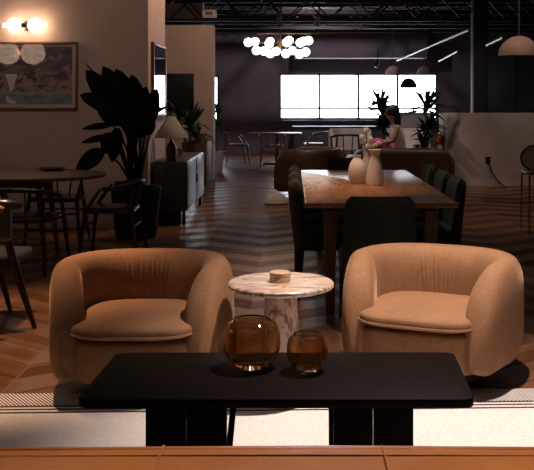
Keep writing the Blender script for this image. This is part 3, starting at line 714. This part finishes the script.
# pendants
def pendant(px, pyb, pyt, wpx, Z, label, mt='rattan'):
    z = H+(PY-pyb)*Z/F; r = wpx/2*Z/F; h = (pyb-pyt)*Z/F
    t = thing('pendant_lamp', label, 'pendant lamp', ((px-PX)*Z/F, Z, z), 0, 'dome pendant lamps')
    pr = [(r*math.cos(a), h*math.sin(a)) for a in [PI/2*i/12 for i in range(12)]]+[(.02, h)]
    pr += [(.015, h-.01)]+[((r-.012)*math.cos(a), (h-.012)*math.sin(a)) for a in [PI/2*i/12 for i in range(11, -1, -1)]]
    obj('lamp_shade', MB().lathe(pr, n=40, cap=False), M[mt], t)
    obj('cord', MB().tube([(0, 0, h-.01), (0, 0, HC-z)], .006, 6), M['pipe'], t)
    obj('lamp_bulb', MB().sell((0, 0, h*.45), (r*.16, r*.16, r*.16), nu=12, nv=8), M['cream'], t)
pendant(519, 56, 36, 41, 11.5, 'large pale dome pendant lamp near the right edge of the photo')
pendant(408.5, 88, 78, 17, 20, 'small dark dome pendant lamp seen against the bright window', 'brownpot')
pendant(393, 74, 66, 16, 21.5, 'small dim dome pendant lamp over the top window edge, left of the dark one')
pendant(425, 74, 66, 16, 21.5, 'small dim dome pendant lamp over the top right window corner')

# ------------------------------------------------------------ far left dining group
t = thing('far_table', 'small wooden table below the far dark wall left of the window, its top catching daylight', 'table', (-.33, 19.9, 0))
obj('tabletop', MB().prism(rounded([(-.62, -.4), (.55, -.4), (.55, .4), (-.62, .4)], .05), .66, .695, .006), M['midwood'], t)
obj('pedestal', MB().box((0, 0, .33), (.09, .09, .66), .01).box((0, 0, .02), (.6, .4, .04), .01), M['midwood'], t)
G3 = 'wooden chairs at the small far table'
h1 = hoop_chair('light wooden armchair at the left end of the small far table', (-1.22, 19.7, 0), PI/2+.25, G3, 'chairwood', 'chairwood', .66)
dup(h1, (-.42, 19.2, 0), PI, 'light wooden armchair on the near side of the small far table', G3)
dup(h1, (.52, 20.1, 0), -PI/2, 'light wooden armchair at the right end of the small far table', G3)

# ------------------------------------------------------------ lounge group behind dining table
t = thing('tub_chair', 'dark brown leather tub chair turned sideways beyond the left of the dining table', 'armchair', (.27, 13.5, 0), -PI/2-.25)
obj('backrest_shell', shell(1.0, 1.0, .08, .70, .15, .35, n=120, m=24, rollp=3), M['brownleather'], t)
obj('seat_cushion', MB().sell((0, -.05, .36), (.41, .4, .09), .35, .4, 36, 14), M['brownleather'], t)
obj('plinth', MB().lathe([(0, 0), (.32, 0), (.34, .1), (0, .3)], n=32), M['black'], t)
tag(obj('floor_pouf', MB().lathe([(0, 0), (.15, 0), (.17, .02), (.155, .07), (.1, .13), (.05, .15), (0, .155)], n=36), M['cream'], None, ((276-PX)*12.3/F, 12.3, 0)), 'small cream dome on the floor at the foot of the brown tub chair', 'pouf')
t = thing('easy_chair', 'easy chair with a cream rounded back below the bright window', 'armchair', ((350-PX)*16.4/F, 16.4, 0), 0.0)
obj('backrest_shell', shell(.80, .7, .15, .90, .10, .42, n=110, m=20), M['whitecloth'], t)
obj('seat_cushion', MB().sell((0, -.05, .42), (.31, .3, .09), .35, .4, 32, 12), M['brownleather'], t)
obj('leg', MB().lathe([(.2, 0), (.2, .03), (.03, .05), (.03, .34), (.1, .36)], n=20), M['chrome'], t)
hoop_chair('black bentwood chair with a curved rail, in front of the cream easy chair', ((347-PX)*14.9/F, 14.9, 0), PI, None, 'darkwood', 'chairwood', .80)
t = thing('leather_settee', 'low brown leather settee seen from behind beyond the dining table', 'sofa', ((401-PX)*13.4/F, 13.6, 0), PI)
obj('backrest', MB().sell((0, .3, .40), (.72, .13, .31), .35, .25, 48, 18), M['brownleather'], t)
obj('seat_cushion', MB().sell((0, -.1, .33), (.66, .36, .12), .3, .25, 40, 14), M['brownleather'], t)
for sx in (-1, 1): obj('armrest', MB().sell((sx*.70, -.05, .32), (.09, .42, .26), .35, .3, 28, 14), M['brownleather'], t)
for sx in (-1, 1):
    for sy in (-1, 1): obj('leg', MB().tube([(sx*.5, sy*.3, 0), (sx*.5, sy*.3, .22)], [.015, .022], 8), M['black'], t)
t = thing('easy_chair', 'white pleated easy chair beside the spiky plant right of the seated person', 'armchair', ((411-PX)*15.7/F, 15.7, 0), 0)
obj('backrest_shell', shell(.52, .5, .15, .92, .10, .42, pleats=.012, n=110, m=20), M['whitecloth'], t)
obj('seat_cushion', MB().sell((0, -.05, .42), (.2, .2, .09), .35, .4, 32, 12), M['whitecloth'], t)
obj('leg', MB().lathe([(.15, 0), (.15, .03), (.03, .05), (.03, .34), (.1, .36)], n=20), M['chrome'], t)
tag(obj('service_counter', MB().box((2.25, 17.4, .58), (.78, .6, 1.14), .01).box((2.25, 17.4, 1.16), (.84, .66, .04), .006), M['white']), 'white waist-high counter behind the plants right of the window', 'counter')

# person on the settee
def skinmesh(name, verts, edges, radii, mat, parent, sub=2):
    me = bpy.data.meshes.new(name); me.from_pydata(verts, edges, []); o = bpy.data.objects.new(name, me); COL.objects.link(o)
    me.materials.append(mat); sk = o.modifiers.new('skin', 'SKIN'); sk.use_smooth_shade = True
    for i, r in enumerate(radii):
        me.skin_vertices[0].data[i].radius = (r, r) if not isinstance(r, tuple) else r
        me.skin_vertices[0].data[i].use_root = (i == 0)
    s_ = o.modifiers.new('sub', 'SUBSURF'); s_.levels = sub; s_.render_levels = sub
    if parent: o.parent = parent
    return o
pp = Vector(((399-PX)*13.75/F, 13.74, .06))
per = thing('person', 'person with dark hair, white top and pink trousers sitting sideways on the settee', 'person', pp)
V = [(0, 0, .52), (-.01, 0, .66), (-.04, 0, .86), (-.07, 0, .97), (-.09, 0, 1.04), (-.11, 0, 1.12), (-.12, 0, 1.2),
     (-.05, -.15, .93), (-.12, -.2, .74), (-.3, -.1, .70), (-.37, -.07, .71), (-.05, .15, .93), (-.12, .2, .74), (-.3, .1, .70), (-.37, .07, .71),
     (-.05, -.09, .5), (-.36, -.1, .76), (-.5, -.1, .48), (-.6, -.1, .47), (-.05, .09, .5), (-.38, .1, .72), (-.5, .1, .48), (-.6, .1, .47)]
E = [(0, 1), (1, 2), (2, 3), (3, 4), (4, 5), (5, 6), (2, 7), (7, 8), (8, 9), (9, 10), (2, 11), (11, 12), (12, 13), (13, 14), (0, 15), (15, 16), (16, 17), (17, 18), (0, 19), (19, 20), (20, 21), (21, 22)]
Rr = [.12, .11, .12, .06, .045, .085, .075, .05, .038, .028, .03, .05, .038, .028, .03, .085, .06, .038, .035, .085, .06, .038, .035]
skinmesh('body', V, E, Rr, M['skin'], per)
skinmesh('top', [V[i] for i in (0, 1, 2, 3, 7, 11)], [(0, 1), (1, 2), (2, 3), (2, 4), (2, 5)], [.13, .125, .13, .068, .06, .06], M['whitecloth'], per)
skinmesh('trousers', [V[i] for i in (0, 15, 16, 17, 19, 20, 21)], [(0, 1), (1, 2), (2, 3), (0, 4), (4, 5), (5, 6)], [.135, .098, .072, .05, .098, .072, .05], M['pink'], per)
hr = MB(); hr.sell((-.095, 0, 1.19), (.105, .10, .105), nu=24, nv=14); hr.sell((-.03, 0, 1.06), (.06, .095, .17), nu=20, nv=12); obj('hair', hr, M['hair'], per)
nf = MB(); nf.sell((-.205, 0, 1.145), (.018, .013, .02), nu=10, nv=8); obj('nose', nf, M['skin'], per)

# fire extinguisher on the partition end
t = thing('fire_extinguisher', 'red fire extinguisher with a yellow tag on the pale end of the low partition', 'fire extinguisher', (2.483, 15.1, .47))
obj('cylinder', MB().lathe([(0, 0), (.05, 0), (.06, .012), (.06, .30), (.05, .345), (.025, .37), (.02, .38)], n=28), M['red'], t)
obj('valve', MB().box((0, 0, .395), (.04, .05, .03), .005).box((-.02, -.02, .43), (.10, .02, .015), .004, ry=.3), M['black'], t)
obj('hose', MB().tube([(0, -.02, .40), (-.07, -.05, .36), (-.075, -.05, .2), (-.06, -.05, .12)], .010, 8), M['black'], t)
obj('tag', MB().box((-.06, -.05, .30), (.055, .006, .12), .002, rz=.1), M['yellow'], t)
obj('label', MB().lathe([(.0605, .1), (.0612, .1), (.0612, .2), (.0605, .2)], n=28, cap=False), M['whitecloth'], t)
# outlet & cable
q = P(488, 160, 14.88)
t = thing('wall_outlet', 'small dark socket on the low partition with a black cable plugged in', 'socket', q)
obj('plate', MB().box((0, 0, 0), (.08, .012, .11), .003), M['black'], t)
pipe('power_cable', [P(488, 160, 14.85), P(490, 166, 14.84), P(492, 173, 14.84), P(497, 180, 14.84), P(501, 184, 14.8), P(506, 188, 14.5)], .012, 'black', 'black cable hanging from the socket down the low partition', 'cable')
# cane chair at right edge
q = Vector(((536-PX)*9.7/F, 9.8, 0))
t = thing('cane_chair', 'chrome-legged chair with a round woven cane back at the right edge of the photo', 'chair', q)
rb = MB(); rb.tube([(.135*math.cos(a), .0, .79+.13*math.sin(a)) for a in [2*PI*i/32 for i in range(33)]], .011, 8, cap=False); obj('back_hoop', rb, M['black'], t)
cn = MB(); cn.loft([[Vector((r*math.cos(2*PI*i/28), dy, .79+r*math.sin(2*PI*i/28))) for i in range(28)] for r, dy in ((.005, -.006), (.127, -.006), (.127, .006), (.005, .006))]); obj('cane_panel', cn, M['cane'], t)
obj('seat', MB().sell((.1, -.1, .64), (.23, .2, .022), .4, .4, 28, 8), M['brownleather'], t)
for sx, sy in ((-.11, -.26), (.29, -.26), (-.11, .06), (.29, .06)): obj('leg', MB().tube([(sx*1.12, sy*1.1, 0), (sx, sy, .64)], .010, 8), M['chrome'], t)
obj('footrest', MB().tube([(-.11, -.27, .26), (.3, -.27, .18)], .008, 8), M['chrome'], t)

# ------------------------------------------------------------ light
W = bpy.data.worlds.new('overcast_daylight'); S.world = W; W.use_nodes = True
bg = W.node_tree.nodes['Background']; bg.inputs[0].default_value = (.86, .90, 1.0, 1); bg.inputs[1].default_value = 12.0
def area(name, loc, rot, sx, sy, e=0, c=(1, 1, 1), portal=False):
    l = bpy.data.lights.new(name, 'AREA'); l.shape = 'RECTANGLE'; l.size = sx; l.size_y = sy; l.energy = e; l.color = c
    if portal: l.cycles.is_portal = True
    o = bpy.data.objects.new(name, l); COL.objects.link(o); o.location = loc; o.rotation_euler = rot; return o
area('window_portal', ((WX0+WX1)/2, YF+.16, (WZ0+WZ1)/2), (-PI/2, 0, 0), WX1-WX0, WZ1-WZ0, 1, portal=True)
area('window_portal', ((SX0+SX1)/2, YF+.16, (SZ0+SZ1)/2), (-PI/2, 0, 0), SX1-SX0, SZ1-SZ0, 1, portal=True)
area('ambient_fill', (.5, 6.5, HC-.04), (0, 0, 0), 9, 14, 34, (1, .86, .84))  # added ambient fill that lifts the dark areas, not a real fixture
def spot(loc, tgt, e, ang, c=(1, .72, .48), blend=.6, r=.05):  # unseen ceiling lamps, plus added fills where marked below
    l = bpy.data.lights.new('unseen_spot', 'SPOT'); l.energy = e; l.spot_size = math.radians(ang); l.spot_blend = blend; l.color = c; l.shadow_soft_size = r
    o = bpy.data.objects.new('unseen_spot', l); COL.objects.link(o); o.location = loc
    o.rotation_euler = (Vector(tgt)-Vector(loc)).to_track_quat('-Z', 'Y').to_euler(); return o
spot((.85, 4.15, 3.7), (.75, 4.0, .2), 860, 56, (1, .80, .685), .8)
spot((-1.7, 5.2, 3.75), (-1.75, 5.3, 0), 620, 50, (1, .60, .36))
spot((-.2, 6.6, 3.75), (-.35, 7.0, 0), 260, 50, (1, .62, .4))
spot((.62, 7.4, 3.75), (.6, 7.4, .7), 105, 46, (1, .80, .66))
spot((2.6, 10.4, 3.75), (2.8, 11.3, 1.0), 90, 80, (1, .68, .5))  # added to light the outside of the large right pendant
spot((.9, 1.9, 3.75), (.6, 1.5, .8), 330, 50, (1, .66, .42))
spot((3.5, 12.6, 3.75), (3.8, 14.9, .6), 85, 80, (1, .76, .66))  # added to brighten the low partition
spot((.6, 20.0, 3.75), (.6, 23.0, 1.5), 160, 120, (1, .8, .9))  # added general fill for the far room
spot((-.3, 10.7, 3.75), (-1.6, 10.75, 1.9), 150, 70, (1, .66, .46))
spot((-.8, 14.2, 3.75), (-1.6, 16.0, 1.6), 70, 80, (1, .66, .46))
spot((-.3, 11.2, 3.75), (-.25, 12.2, 0), 110, 50, (1, .7, .52))  # added to brighten the cream dome on the floor
spot((-3.0, 6.6, 3.75), (-2.5, 10, 2.1), 60, 48, (1, .74, .60))  # added fill for the wall with the large print
spot((1.1, 13.6, 3.75), (1.2, 14.6, .7), 130, 70, (1, .74, .62))  # added to light the seated person and nearby chairs
# ------------------------------------------------------------ camera
cam = bpy.data.cameras.new('camera'); co = bpy.data.objects.new('camera', cam); COL.objects.link(co); S.camera = co
co.location = (0, 0, H); co.rotation_euler = (PI/2, 0, 0)
cam.sensor_fit = 'HORIZONTAL'; cam.sensor_width = 36; cam.lens = 36*F/534; cam.shift_x = (267-PX)/534; cam.shift_y = -(235-PY)/534; cam.clip_end = 100; cam.clip_start = .05
S.view_settings.view_transform = 'Standard'; S.view_settings.look = 'None'; S.view_settings.exposure = 0.0; S.view_settings.gamma = 1
